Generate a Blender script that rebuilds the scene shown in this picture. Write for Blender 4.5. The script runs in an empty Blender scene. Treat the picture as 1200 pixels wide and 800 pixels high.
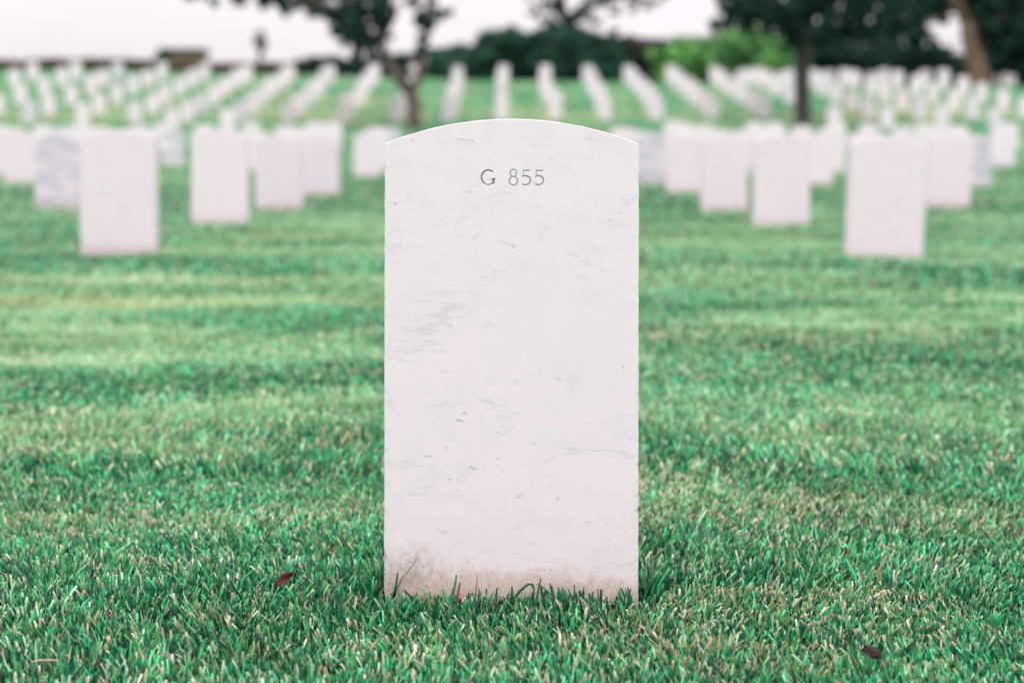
import bpy, math, random
import numpy as np

random.seed(7)
rng = np.random.default_rng(11)
sc = bpy.context.scene
col = sc.collection
R = math.radians

# ---------------------------------------------------------------- layout
# camera at the origin looking along +Y; the numbered stone stands D away
D = 2.4
CAM_H = 0.629
FPX = 2167.0            # focal length in pixels of a 1200 px wide frame (65 mm on 36 mm)
VPX, VPY = 590.0, 125.0
TURF = 0.026            # how far the soil lies below the top of the mown turf

Q = 1.25
PROF_D = [0, 1.0, 3.31, 4.42, 5.4, 6.7, 9.0, 11.0, 13.0, 15.5] + [v / Q for v in (20.5, 22.0, 22.6, 23.5, 24.55, 25.65, 26.8, 27.9, 28.95, 30.0, 31.1, 32.2)]
PROF_Z = [0, 0.0, 0.0, -.045, -.080, -.120, -.185, -.200, -.205, -.18] + [CAM_H + (v - CAM_H) / Q for v in (-.17, -.09, -.01, .213, .452, .70, .97, 1.246, 1.51, 1.76, 2.0, 2.25)]


def base_z(x, y):
    """height of the top of the turf: a flat lawn with a shallow dip, then a bank up to a level crest"""
    d = np.asarray(y, float) / D
    x = np.asarray(x, float)
    z = np.interp(d, PROF_D, PROF_Z)
    crest = 1.407 - .022 * np.clip(x, -13.7, 11)
    over = np.clip((z - crest + .12) / .24, 0, 1)
    z = z * (1 - over) + np.minimum(crest, z) * over
    left = np.clip(-x / 9.2, 0, 1.3) * np.clip((d - 20.5) * .05, -.06, .07)
    tilt = np.clip((d - 17) / 2, 0, 1) * (left + .05 * np.clip(x / 8, 0, 1))
    bump = 0.010 * np.sin(x * 0.9 + d * 0.8) * np.clip((d - 1.5) / 3, 0, 1)
    return z + tilt + bump


def soil_z(x, y):
    return base_z(x, y) - TURF


def at(px, py, s):
    """a point seen at photo pixel px, py at s pixels per metre"""
    return ((px - VPX) / s, FPX / s, CAM_H + (VPY - py) / s)


def ground_at(px, s):
    x, y = (px - VPX) / s, FPX / s
    return (x, y, float(soil_z(x, y)))


# ---------------------------------------------------------------- noise for real colour patches in the lawn
_perm = np.random.default_rng(5).random((256, 256))


def vnoise(x, y):
    x = np.asarray(x, float); y = np.asarray(y, float)
    xi = np.floor(x).astype(int); yi = np.floor(y).astype(int)
    fx = x - xi; fy = y - yi
    fx = fx * fx * (3 - 2 * fx); fy = fy * fy * (3 - 2 * fy)
    a = _perm[xi & 255, yi & 255]; b = _perm[(xi + 1) & 255, yi & 255]
    c = _perm[xi & 255, (yi + 1) & 255]; d = _perm[(xi + 1) & 255, (yi + 1) & 255]
    return (a * (1 - fx) + b * fx) * (1 - fy) + (c * (1 - fx) + d * fx) * fy


def fbm(x, y, s, o=0.0):
    return (vnoise(x / s + o, y / s + 3.1 * o) * .55 + vnoise(x / s * 2.1 + 7 + o, y / s * 2.1) * .3
            + vnoise(x / s * 4.3 + 17, y / s * 4.3 + o) * .15)


def smooth(a, lo, hi):
    t = np.clip((a - lo) / (hi - lo), 0, 1)
    return t * t * (3 - 2 * t)


def dry_amount(x, y):
    d = np.asarray(y) / D
    big = smooth(fbm(np.asarray(x) * .42, y, 0.30, 2.7), .50, .68)
    small = smooth(fbm(x, y, 0.11, 9.3), .50, .75)
    far = smooth(np.abs(d - 19.6), .80, .25) * (.10 + .6 * smooth(fbm(x, y, 2.2, 5.5), .42, .62))
    return np.clip(big * .62 + small * .30 + far, 0, 1)


def strips(x, y):
    """narrow parched mowing strips that run across the lawn and break up along their length"""
    x = np.asarray(x, float); y = np.asarray(y, float)
    out = np.zeros_like(y)
    for i, (y0, w_, amt) in enumerate(((5.05, .09, .45), (6.05, .13, 1.0), (6.75, .12, .5), (8.1, .17, .75), (9.4, .2, .55), (11.2, .28, .5))):
        br = smooth(vnoise(x * .75 + 5.3 * i, x * 0 + 11.7 * i + 2), .45, .68)
        wob = .10 * (vnoise(x * 1.1 + 3 * i, x * 0 + i) - .5)
        out = np.maximum(out, amt * br * np.exp(-((y - y0 - wob) / w_) ** 2))
    return out


def lush_amount(x, y):
    return smooth(fbm(np.asarray(x) * .5, y, 0.34, 21.3), .42, .62)


# ---------------------------------------------------------------- helpers
def link(name, me, mat=None, parent=None):
    o = bpy.data.objects.new(name, me)
    col.objects.link(o)
    if mat is not None:
        me.materials.append(mat)
    if parent is not None:
        o.parent = parent
    return o


def empty(name, loc):
    o = bpy.data.objects.new(name, None)
    col.objects.link(o)
    o.location = loc
    o.empty_display_size = 0.2
    return o


def tag(o, label=None, cat=None, group=None, kind=None):
    if label: o['label'] = label
    if cat: o['category'] = cat
    if group: o['group'] = group
    if kind: o['kind'] = kind
    return o


def mesh_np(name, verts, quads, cols=None, smooth_shade=False, tris=None):
    me = bpy.data.meshes.new(name)
    verts = np.ascontiguousarray(verts, np.float32)
    n = len(verts)
    me.vertices.add(n)
    me.vertices.foreach_set('co', verts.ravel())
    nq = 0 if quads is None else len(quads)
    nt = 0 if tris is None else len(tris)
    li = []
    starts = []
    if nq:
        li.append(np.asarray(quads, np.int32).ravel()); starts.append(np.arange(nq, dtype=np.int32) * 4)
    if nt:
        li.append(np.asarray(tris, np.int32).ravel()); starts.append(nq * 4 + np.arange(nt, dtype=np.int32) * 3)
    li = np.concatenate(li); starts = np.concatenate(starts)
    me.loops.add(len(li)); me.loops.foreach_set('vertex_index', li)
    me.polygons.add(nq + nt); me.polygons.foreach_set('loop_start', starts)
    if smooth_shade:
        me.polygons.foreach_set('use_smooth', np.ones(nq + nt, bool))
    if cols is not None:
        a = me.attributes.new('tint', 'FLOAT_COLOR', 'POINT')
        c = np.ones((n, 4), np.float32); c[:, :3] = cols
        a.data.foreach_set('color', c.ravel())
    me.update(calc_edges=True)
    me.validate()
    return me


class Nodes:
    def __init__(self, name):
        self.m = bpy.data.materials.new(name)
        self.m.use_nodes = True
        self.t = self.m.node_tree
        self.t.nodes.clear()
        self.out = self.t.nodes.new('ShaderNodeOutputMaterial')

    def n(self, typ, **kw):
        nd = self.t.nodes.new(typ)
        for k, v in kw.items():
            if k.startswith('i_'):
                key = k[2:]
                key = int(key) if key.isdigit() else key.replace('_', ' ')
                nd.inputs[key].default_value = v
            else:
                setattr(nd, k, v)
        return nd

    def l(self, a, b):
        self.t.links.new(a, b)

    def math(self, op, a, b=None, clamp=False):
        nd = self.n('ShaderNodeMath', operation=op, use_clamp=clamp)
        for i, v in enumerate((a, b)):
            if v is None: continue
            if hasattr(v, 'links'): self.l(v, nd.inputs[i])
            else: nd.inputs[i].default_value = v
        return nd.outputs[0]

    def ramp(self, fac, lo, hi, a=0.0, b=1.0):
        nd = self.n('ShaderNodeMapRange', interpolation_type='SMOOTHSTEP')
        self.l(fac, nd.inputs[0])
        for i, v in zip((1, 2, 3, 4), (lo, hi, a, b)): nd.inputs[i].default_value = v
        return nd.outputs[0]

    def mix(self, fac, a, b, blend='MIX'):
        nd = self.n('ShaderNodeMix', data_type='RGBA', blend_type=blend)
        for key, v in ((0, fac), (6, a), (7, b)):
            if hasattr(v, 'links'): self.l(v, nd.inputs[key])
            elif key == 0: nd.inputs[0].default_value = v
            else: nd.inputs[key].default_value = (*v, 1) if len(v) == 3 else v
        return nd.outputs[2]

    def noise(self, vec, scale, detail=4, rough=.55, dist=0.0):
        nd = self.n('ShaderNodeTexNoise')
        nd.inputs['Scale'].default_value = scale
        nd.inputs['Detail'].default_value = detail
        nd.inputs['Roughness'].default_value = rough
        nd.inputs['Distortion'].default_value = dist
        if vec is not None: self.l(vec, nd.inputs['Vector'])
        return nd.outputs[0]

    def mapping(self, vec, rot=(0, 0, 0), scale=(1, 1, 1), loc=(0, 0, 0)):
        nd = self.n('ShaderNodeMapping')
        nd.inputs['Rotation'].default_value = rot
        nd.inputs['Scale'].default_value = scale
        nd.inputs['Location'].default_value = loc
        self.l(vec, nd.inputs[0])
        return nd.outputs[0]

    def surface(self, colr, rough=.6, spec=.3, bump=None, bump_strength=.3, bump_dist=.002):
        p = self.n('ShaderNodeBsdfPrincipled')
        if hasattr(colr, 'links'): self.l(colr, p.inputs['Base Color'])
        else: p.inputs['Base Color'].default_value = (*colr, 1)
        if hasattr(rough, 'links'): self.l(rough, p.inputs['Roughness'])
        else: p.inputs['Roughness'].default_value = rough
        p.inputs['Specular IOR Level'].default_value = spec
        if bump is not None:
            b = self.n('ShaderNodeBump')
            b.inputs['Strength'].default_value = bump_strength
            b.inputs['Distance'].default_value = bump_dist
            self.l(bump, b.inputs['Height'])
            self.l(b.outputs[0], p.inputs['Normal'])
        return p

    def finish(self, p):
        self.l(p.outputs[0], self.out.inputs[0])
        return self.m


# ---------------------------------------------------------------- materials
def marble(name, hero=False, grey=0.0):
    k = Nodes(name)
    tc = k.n('ShaderNodeTexCoord').outputs['Object']
    vec = tc
    if not hero:
        oi = k.n('ShaderNodeObjectInfo')
        sh = k.n('ShaderNodeCombineXYZ')
        k.l(k.math('MULTIPLY', oi.outputs['Random'], 37.0), sh.inputs[0])
        k.l(k.math('MULTIPLY', oi.outputs['Random'], 91.0), sh.inputs[2])
        add = k.n('ShaderNodeVectorMath', operation='ADD')
        k.l(tc, add.inputs[0]); k.l(sh.outputs[0], add.inputs[1])
        vec = add.outputs[0]
    white = (.815, .738, .776)
    warp = k.n('ShaderNodeTexNoise'); warp.inputs['Scale'].default_value = 7.0; warp.inputs['Detail'].default_value = 4
    k.l(vec, warp.inputs['Vector'])
    wv_ = k.n('ShaderNodeVectorMath', operation='SCALE'); wv_.inputs['Scale'].default_value = .028
    k.l(warp.outputs['Color'], wv_.inputs[0])
    wadd = k.n('ShaderNodeVectorMath', operation='ADD'); k.l(vec, wadd.inputs[0]); k.l(wv_.outputs[0], wadd.inputs[1])
    wvec = wadd.outputs[0]
    mask = k.noise(vec, 5.5, 4, .6, .3)
    wisp = k.noise(k.mapping(wvec, rot=(0, R(-24), 0), scale=(12.0, 12.0, 44.0)), 1.0, 7, .66, .4)
    vein = k.math('MULTIPLY', k.ramp(wisp, .50, .70), k.ramp(mask, .38, .64))
    # thin ridges that run on across the slab
    rid = k.noise(k.mapping(wvec, rot=(0, R(-28), 0), scale=(4.5, 4.5, 17.0)), 1.0, 5, .6, .8)
    rid = k.math('ABSOLUTE', k.math('SUBTRACT', rid, .5))
    ridge = k.math('MULTIPLY', k.ramp(rid, .022, .0), k.ramp(k.noise(wvec, 13.0, 5, .7), .42, .66))
    mott = k.ramp(k.noise(wvec, 26.0, 6, .7, .3), .42, .70)
    cloud = k.ramp(k.noise(wvec, 9.0, 5, .62, .4), .38, .68)
    base = k.mix(k.math('MULTIPLY', cloud, .27 if hero else .1), white, (.735, .705, .727))
    base = k.mix(k.math('MULTIPLY', mott, .24 if hero else .12), base, (.67, .655, .685))
    c = k.mix(k.math('MULTIPLY', vein, .24 if hero else .4), base, (.53, .54, .565))
    c = k.mix(k.math('MULTIPLY', ridge, .40 if hero else .3), c, (.47, .49, .52))
    if grey:
        g = k.ramp(k.noise(k.mapping(vec, rot=(0, R(-28), 0), scale=(1, 1, 3.2)), 3.0, 4, .6, .6), .36, .62)
        c = k.mix(k.math('MULTIPLY', g, grey), c, (.40, .45, .53))
    # dark mineral flecks drawn out along the bedding
    v2 = k.mapping(vec, rot=(0, R(-18), 0), scale=(52, 52, 170))
    fl = k.ramp(k.noise(v2, 1.0, 3, .6), .67, .75)
    fl = k.math('MULTIPLY', fl, k.ramp(k.noise(vec, 9.0, 3, .6), .47, .62))
    c = k.mix(k.math('MULTIPLY', fl, .62), c, (.22, .25, .27))
    pits = k.ramp(k.noise(vec, 260, 2, .5), .74, .80)
    c = k.mix(k.math('MULTIPLY', pits, .35), c, (.40, .38, .38))
    if hero:
        # the larger flecks and pits of this very stone (x, z in metres from the middle of its foot; length, height, slope)
        spots = [(-.068, .222, .0075, .0022, -.2, .75), (-.061, .231, .004, .0024, .2, .75), (-.108, .175, .008, .0018, -.12, .7), (-.05, .16, .0055, .0022, -.35, .75), (-.018, .205, .0022, .0018, 0, .6), (.029, .192, .0028, .0018, -.3, .6), (-.084, .186, .0024, .0016, -.2, .6), (-.018, .172, .003, .0017, -.3, .6), (-.08, .146, .0048, .0016, -.3, .65), (.009, .123, .0075, .0026, .1, .4), (.06, .121, .0036, .003, 0, .6), (.1, .09, .008, .003, -.3, .35), (-.088, .078, .011, .0026, -.2, .35), (.008, .082, .0026, .0034, 0, .4), (-.048, .043, .0028, .0028, 0, .35), (.002, .448, .0042, .0028, -.4, .55), (-.01, .452, .013, .0026, -.3, .3), (-.152, .502, .0032, .0024, -.4, .6), (-.164, .55, .003, .003, 0, .5), (-.064, .586, .015, .0018, -.15, .45), (-.052, .584, .0038, .0022, -.2, .5), (-.13, .585, .0035, .002, -.3, .5), (.068, .61, .0036, .0028, .4, .5), (.127, .482, .0045, .0016, -.3, .4), (.08, .436, .012, .0028, -.3, .3), (.145, .291, .0024, .0022, 0, .7), (.06, .276, .007, .0026, -.2, .4), (-.088, .285, .008, .0024, -.3, .4), (-.028, .246, .01, .0022, -.3, .35), (-.055, .518, .006, .003, 0, .35), (.03, .53, .007, .003, -.4, .25)]
        sep = k.n('ShaderNodeSeparateXYZ'); k.l(tc, sep.inputs[0])
        wob = k.noise(k.mapping(tc, rot=(0, R(20), 0), scale=(1, 1, 2.2)), 230, 5, .75)
        total = None
        for (sx, sz, ln, ht, sl, amt) in spots:
            ca, sa = math.cos(math.atan(sl)), math.sin(math.atan(sl))
            dx = k.math('SUBTRACT', sep.outputs[0], sx); dz = k.math('SUBTRACT', sep.outputs[2], sz)
            u = k.math('ADD', k.math('MULTIPLY', dx, ca / ln), k.math('MULTIPLY', dz, sa / ln))
            v = k.math('ADD', k.math('MULTIPLY', dx, -sa / ht), k.math('MULTIPLY', dz, ca / ht))
            q = k.math('ADD', k.math('MULTIPLY', u, u), k.math('MULTIPLY', v, v))
            q = k.math('ADD', q, k.math('MULTIPLY', k.math('SUBTRACT', wob, .5), 5.5))
            m = k.ramp(q, 1.2, -.5, 0, amt * .85)
            total = m if total is None else k.math('MAXIMUM', total, m)
        c = k.mix(total, c, (.24, .27, .28))
        # faint level scratches from the mower guard
        sc1 = k.ramp(k.noise(k.mapping(tc, rot=(0, R(-2), 0), scale=(1.4, 1, 260)), 1.0, 2, .5), .66, .74)
        sc1 = k.math('MULTIPLY', sc1, k.ramp(sep.outputs[2], .19, .09))
        c = k.mix(k.math('MULTIPLY', sc1, .30), c, (.90, .88, .88))
        # mower scuffs down both arrises
        ed = k.ramp(k.math('ABSOLUTE', sep.outputs[0]), .1555, .1645)
        ed = k.math('MULTIPLY', ed, k.ramp(k.noise(tc, 75, 4, .7), .54, .66))
        ed = k.math('MULTIPLY', ed, k.ramp(sep.outputs[2], .34, .12))
        c = k.mix(k.math('MULTIPLY', ed, .75), c, (.30, .30, .32))
    # earth splashed up the foot by rain
    sep = k.n('ShaderNodeSeparateXYZ'); k.l(tc, sep.inputs[0])
    wob = k.math('ADD', k.math('MULTIPLY', k.noise(vec, 9.0, 3, .6), .55), k.math('MULTIPLY', k.noise(vec, 75.0, 5, .75), .45))
    hgt = k.math('ADD', sep.outputs[2], k.math('MULTIPLY', k.math('SUBTRACT', wob, .5), .115 if hero else .07))
    lo, hi = (.004, .036) if hero else (-.01, .055)
    stain = k.ramp(hgt, hi, lo)
    grit = k.ramp(k.noise(vec, 330, 4, .8), .36, .62)
    c = k.mix(k.math('MULTIPLY', k.math('MULTIPLY', stain, k.math('ADD', k.math('MULTIPLY', grit, .5), .5)), .78 if hero else .55), c, (.46, .315, .22))
    if hero:
        halo = k.ramp(hgt, .15, .02)
        c = k.mix(k.math('MULTIPLY', halo, .13), c, (.70, .565, .475))
        lft = k.math('MULTIPLY', k.ramp(sep.outputs[0], -.07, -.13), k.ramp(hgt, .062, .030))
        c = k.mix(k.math('MULTIPLY', k.math('MULTIPLY', lft, k.ramp(k.noise(vec, 120, 5, .8), .34, .58)), .50), c, (.27, .205, .155))
    sp = k.ramp(k.noise(vec, 190, 4, .7), .57, .67)
    sp = k.math('MULTIPLY', sp, k.ramp(hgt, .055, -.005))
    c = k.mix(k.math('MULTIPLY', sp, .75), c, (.20, .14, .10))
    # upward faces painted greyer to tone down the light on the top rim
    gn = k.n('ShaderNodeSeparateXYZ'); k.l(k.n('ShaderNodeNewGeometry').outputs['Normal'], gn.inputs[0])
    rim_dim = k.math('MULTIPLY', k.ramp(gn.outputs[2], .35, .75), k.ramp(k.noise(vec, 55, 5, .7), .25, .6, .35, 1))
    c = k.mix(k.math('MULTIPLY', rim_dim, .75), c, (.46, .43, .425))
    h = k.math('ADD', k.noise(vec, 420, 3, .6), k.math('MULTIPLY', k.noise(vec, 60, 3, .5), .6))
    h = k.math('SUBTRACT', h, k.math('MULTIPLY', pits, 1.2))
    p = k.surface(c, .62, .28, h, .22, .0009)
    return k.finish(p)


def blade_material(name, attr='tint', trans=.32, rough=.5, spec=.22):
    k = Nodes(name)
    a = k.n('ShaderNodeAttribute', attribute_name=attr)
    p = k.surface(a.outputs['Color'], rough, spec)
    t = k.n('ShaderNodeBsdfTranslucent')
    k.l(a.outputs['Color'], t.inputs['Color'])
    mx = k.n('ShaderNodeMixShader'); mx.inputs[0].default_value = trans
    k.l(p.outputs[0], mx.inputs[1]); k.l(t.outputs[0], mx.inputs[2])
    k.l(mx.outputs[0], k.out.inputs[0])
    return k.m


def soil_material():
    k = Nodes('turf_floor')
    a = k.n('ShaderNodeAttribute', attribute_name='tint')
    g = k.n('ShaderNodeNewGeometry').outputs['Position']
    n1 = k.noise(g, 40, 5, .65)
    c = k.mix(k.ramp(n1, .42, .75), a.outputs['Color'], (.020, .060, .035))
    p = k.surface(c, .9, .1, n1, .5, .01)
    return k.finish(p)


def bark_material(name, a, b):
    k = Nodes(name)
    tc = k.n('ShaderNodeTexCoord').outputs['Object']
    v = k.mapping(tc, scale=(9, 9, 2.2))
    n1 = k.noise(v, 1.6, 6, .65, .5)
    c = k.mix(k.ramp(n1, .32, .68), a, b)
    return k.finish(k.surface(c, .85, .15, n1, .8, .03))


def plain(name, c1, c2, scale=20, rough=.8):
    k = Nodes(name)
    tc = k.n('ShaderNodeTexCoord').outputs['Object']
    n1 = k.noise(tc, scale, 5, .6)
    return k.finish(k.surface(k.mix(k.ramp(n1, .3, .7), c1, c2), rough, .25, n1, .3, .01))


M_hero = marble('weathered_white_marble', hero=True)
M_stone = marble('white_marble_plain')
M_grey = marble('white_marble_grey_clouded', grey=.68)
M_half = marble('white_marble_lightly_clouded', grey=.22)
M_grass = blade_material('grass_blades', trans=.12)
M_leaf = blade_material('tree_leaves', trans=.22, rough=.55, spec=.2)
M_soil = soil_material()
M_bark = bark_material('grey_brown_bark', (.07, .054, .050), (.20, .155, .14))
M_bark_d = bark_material('dark_grey_bark', (.028, .030, .032), (.085, .082, .080))
M_bark_b = bark_material('tan_brown_bark', (.10, .068, .045), (.24, .165, .115))
k = Nodes('grey_incised_cut')
tc = k.n('ShaderNodeTexCoord').outputs['Object']
at_ = k.n('ShaderNodeAttribute', attribute_name='tint')
n1 = k.noise(tc, 500, 3, .6)
M_cut = k.finish(k.surface(k.mix(k.ramp(n1, .3, .7, 0, .35), at_.outputs['Color'], (.42, .42, .42)), .8, .15))


# ---------------------------------------------------------------- the ground, one sheet
def axis(parts):
    out = []
    for a, b, st in parts:
        out.extend(np.arange(a, b, st))
    out.append(parts[-1][1])
    return np.array(out)


gx = axis([(-900, -100, 100), (-100, -30, 10), (-30, -6, 1.0), (-6, 6, .12), (6, 30, 1.0), (30, 100, 10), (100, 900, 100)])
gy = axis([(-300, -20, 40), (-20, 0, 2), (0, 12, .12), (12, 80, 1.0), (80, 200, 10), (200, 1600, 100)])
GX, GY = np.meshgrid(gx, gy)
X, Y = GX.ravel(), GY.ravel()
Z = soil_z(X, Y)
nx, ny = len(gx), len(gy)
ii = np.arange(nx * ny).reshape(ny, nx)
quads = np.stack([ii[:-1, :-1], ii[:-1, 1:], ii[1:, 1:], ii[1:, :-1]], -1).reshape(-1, 4)
dr = dry_amount(X, Y)[:, None]
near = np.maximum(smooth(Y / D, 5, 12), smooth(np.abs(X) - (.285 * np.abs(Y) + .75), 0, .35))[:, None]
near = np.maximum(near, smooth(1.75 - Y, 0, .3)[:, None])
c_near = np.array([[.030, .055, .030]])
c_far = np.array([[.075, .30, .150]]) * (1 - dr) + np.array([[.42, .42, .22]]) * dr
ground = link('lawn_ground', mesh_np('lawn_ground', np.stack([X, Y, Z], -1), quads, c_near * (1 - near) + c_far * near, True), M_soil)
tag(ground, 'gently rolling green cemetery lawn', kind='structure')


# ---------------------------------------------------------------- grass
def grass_band(y0, y1, density, hgt, wid, margin):
    half = lambda y: .285 * y + margin
    area = (y1 - y0) * (half(y0) + half(y1))
    n = int(area * density)
    # rejection in a trapezoid
    y = np.sqrt(rng.random(int(n * 1.3)) * (y1 ** 2 - y0 ** 2) + y0 ** 2)[:n] if y0 > 0 else rng.random(n) * y1
    x = (rng.random(len(y)) * 2 - 1) * half(y)
    n = len(y)
    # nothing grows inside the numbered stone
    keep = ~((np.abs(x - HX) < .172) & (y > D - .003) & (y < D + .108))
    x, y = x[keep], y[keep]; n = len(x)
    lush = lush_amount(x, y); dry = dry_amount(x, y)
    tuft = fbm(x, y, .045, 4.4)
    h = hgt * (.45 + .75 * rng.random(n)) * (.72 + .42 * lush + .35 * (tuft - .5)) * (1 - .22 * dry)
    w = wid * (.65 + .7 * rng.random(n))
    return x, y, h, w, lush, dry


GREENS = np.array([[.008, .185, .080], [.020, .300, .130], [.035, .380, .170], [.004, .100, .055], [.060, .470, .225], [.055, .340, .130], [.20, .52, .31], [.003, .070, .045], [.025, .33, .165]])
PALE = np.array([.44, .66, .38])
GREENS = GREENS * np.array([1.45, 1.17, 1.05])
DRYS = np.array([[.80, .63, .50], [.86, .73, .59], [.55, .33, .20], [.66, .58, .32], [.50, .54, .26], [.84, .70, .57], [.74, .56, .44]])


def build_blades(x, y, h, w, lush, dry, lean_amt=.60, z=None, greens=GREENS, combed=True, dir_=None):
    n = len(x)
    z = soil_z(x, y) - .002 if z is None else z
    ang = rng.random(n) * 2 * np.pi
    # facing of the blade's flat side, mostly at random
    fx, fy = np.cos(ang), np.sin(ang)
    # lean: own random plus a combed direction that drifts over the lawn
    ca = fbm(x, y, .30, 13.0) * 9.0
    la = rng.random(n) * 2 * np.pi
    lm = lean_amt * rng.random(n) ** .8
    lx = np.cos(la) * lm + (np.cos(ca) * .15 + .04 if combed else 0)
    ly = np.sin(la) * lm + (np.sin(ca) * .16 - .03 if combed else 0)
    if dir_ is not None:
        lx, ly = dir_
    blunt = rng.random(n) < .62
    tipw = np.where(blunt, .70, .12)
    V = np.empty((n, 6, 3), np.float32)
    hw = w / 2
    for j, (t, ww, bend) in enumerate(((0, .75, 0), (.55, 1.0, .42), (1.0, None, 1.0))):
        wj = hw * (tipw if ww is None else ww)
        cx = x + lx * h * bend * t; cy = y + ly * h * bend * t
        cz = z + h * t * (1 - .18 * (lx ** 2 + ly ** 2) * bend)
        V[:, j * 2, 0] = cx - fx * wj; V[:, j * 2, 1] = cy - fy * wj; V[:, j * 2, 2] = cz
        V[:, j * 2 + 1, 0] = cx + fx * wj; V[:, j * 2 + 1, 1] = cy + fy * wj; V[:, j * 2 + 1, 2] = cz
    g = greens[rng.integers(0, len(greens), n)]
    g = g * (.32 + 1.45 * rng.random(n) ** 1.5)[:, None]
    g = g * (1 - .13 * lush[:, None])
    far_ = smooth(y, 2.5, 4.4)
    hill_ = smooth(y, 9, 16)
    band = smooth(fbm(x * .36, y, .40, 31.0), .47, .62) * far_
    deep = smooth(fbm(x * .36, y, .40, 31.0), .48, .36) * (.25 + .75 * far_)
    g = g * (1 + .18 * far_ - .22 * hill_)[:, None] + np.array([.035, .06, .045]) * far_[:, None]
    g = g * (1 - .45 * band[:, None]) + PALE * (.56 * band * (.6 + .8 * dry))[:, None]
    g = g * (1 - .27 * deep[:, None])
    st = strips(x, y)[:, None]
    g = g * (1 - .62 * st) + np.array([.64, .66, .34]) * .62 * st
    isdry = rng.random(n) < (.025 + .14 * dry)
    yel = (rng.random(n) < .08 + .18 * dry)
    g = np.where(yel[:, None], g * .7 + np.array([.15, .27, .06]) * .6, g)
    d_ = DRYS[rng.integers(0, len(DRYS), n)]
    d_ = d_ * (1 - .75 * far_[:, None]) + np.array([.62, .66, .40]) * .75 * far_[:, None]
    d = np.minimum(d_ * (.72 + .42 * rng.random(n))[:, None], .92)
    d0 = np.minimum(DRYS[rng.integers(0, len(DRYS), n)] * (.72 + .42 * rng.random(n))[:, None], .92)
    c = np.where(isdry[:, None], d, g)
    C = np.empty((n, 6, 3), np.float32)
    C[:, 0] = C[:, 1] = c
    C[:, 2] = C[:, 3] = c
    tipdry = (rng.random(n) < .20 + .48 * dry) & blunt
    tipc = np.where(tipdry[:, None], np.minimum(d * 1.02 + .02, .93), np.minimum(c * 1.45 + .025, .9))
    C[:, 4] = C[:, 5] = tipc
    return V, C


HX = (599 - VPX) / 903.0        # the numbered stone's place across
parts_v, parts_c = [], []
for (y0, y1, dens, hh, ww, mg) in ((1.72, 3.2, 47000, .0245, .0032, .8), (3.2, 6.2, 18000, .030, .0056, 1.0), (6.2, 12, 4800, .032, .0085, 1.3),
                                   (12, 30, 520, .036, .022, 2.0), (30, 68, 90, .045, .045, 3.0)):
    x, y, h, w, lu, dy = grass_band(y0, y1, dens, hh, ww, mg)
    v, c = build_blades(x, y, h, w, lu, dy)
    parts_v.append(v); parts_c.append(c)
# a sprinkling of longer blades that escaped the mower
x, y, h, w, lu, dy = grass_band(1.75, 3.6, 380, .042, .0032, .3)
v, c = build_blades(x, y, h, w, lu, dy * 0, .8); parts_v.append(v); parts_c.append(c)
# the untrimmed fringe along the foot of the numbered stone
n = 230
x = HX + np.clip(rng.choice([-.15, -.11, -.07, -.03, .02, .05, .09, .12, .155], n) + rng.normal(size=n) * .022, -.172, .172); y = D - .004 - rng.random(n) ** 1.5 * .035
dark = GREENS[:4] * np.array([1.3, 1.15, 1.1])
v, c = build_blades(x, y, (.021 + .017 * rng.random(n) ** 2), .0030 + .0016 * rng.random(n), np.ones(n), np.zeros(n), .35, greens=dark)
parts_v.append(v); parts_c.append(c)
n = 160
x = HX + np.where(rng.random(n) < .5, -1, 1) * (.171 + .02 * rng.random(n)); y = D + rng.random(n) * .11
v, c = build_blades(x, y, .036 + .02 * rng.random(n), .0030 + .0014 * rng.random(n), np.ones(n), np.zeros(n), .4, greens=dark)
parts_v.append(v); parts_c.append(c)


def ribbon(pts, widths, colr, face=(1, 0, 0)):
    """one long blade: quads along a bent line, returned as 6-vertex pieces"""
    vs, cs = [], []
    f = np.array(face)
    for i in range(0, len(pts) - 2, 2):
        row = []
        for j in range(3):
            p = np.array(pts[i + j]); wv = f * widths[i + j] / 2
            row += [p - wv, p + wv]
        vs.append(row); cs.append([colr[i + j] for j in range(3) for _ in (0, 1)])
    return np.array(vs, np.float32), np.array(cs, np.float32)


def special(px0, py0, pts, wmm, c0, c1, dy=-.012):
    """a single blade standing just in front of the stone; pts in photo pixels"""
    s = 903.0 * D / (D + dy)
    P = [np.array([(p[0] - VPX) / s, D + dy, CAM_H + (VPY - p[1]) / s]) for p in pts]
    n = len(P)
    W = [wmm * .001 * (1 - .55 * i / (n - 1)) for i in range(n)]
    Cc = [np.array(c0) * (1 - i / (n - 1)) + np.array(c1) * i / (n - 1) for i in range(n)]
    dirv = P[-1] - P[0]; dirv[1] = 0
    nrm = np.array([dirv[2], 0, -dirv[0]]); nrm /= np.linalg.norm(nrm) + 1e-9
    v, c = ribbon(P, W, Cc, nrm)
    parts_v.append(v); parts_c.append(c)


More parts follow.
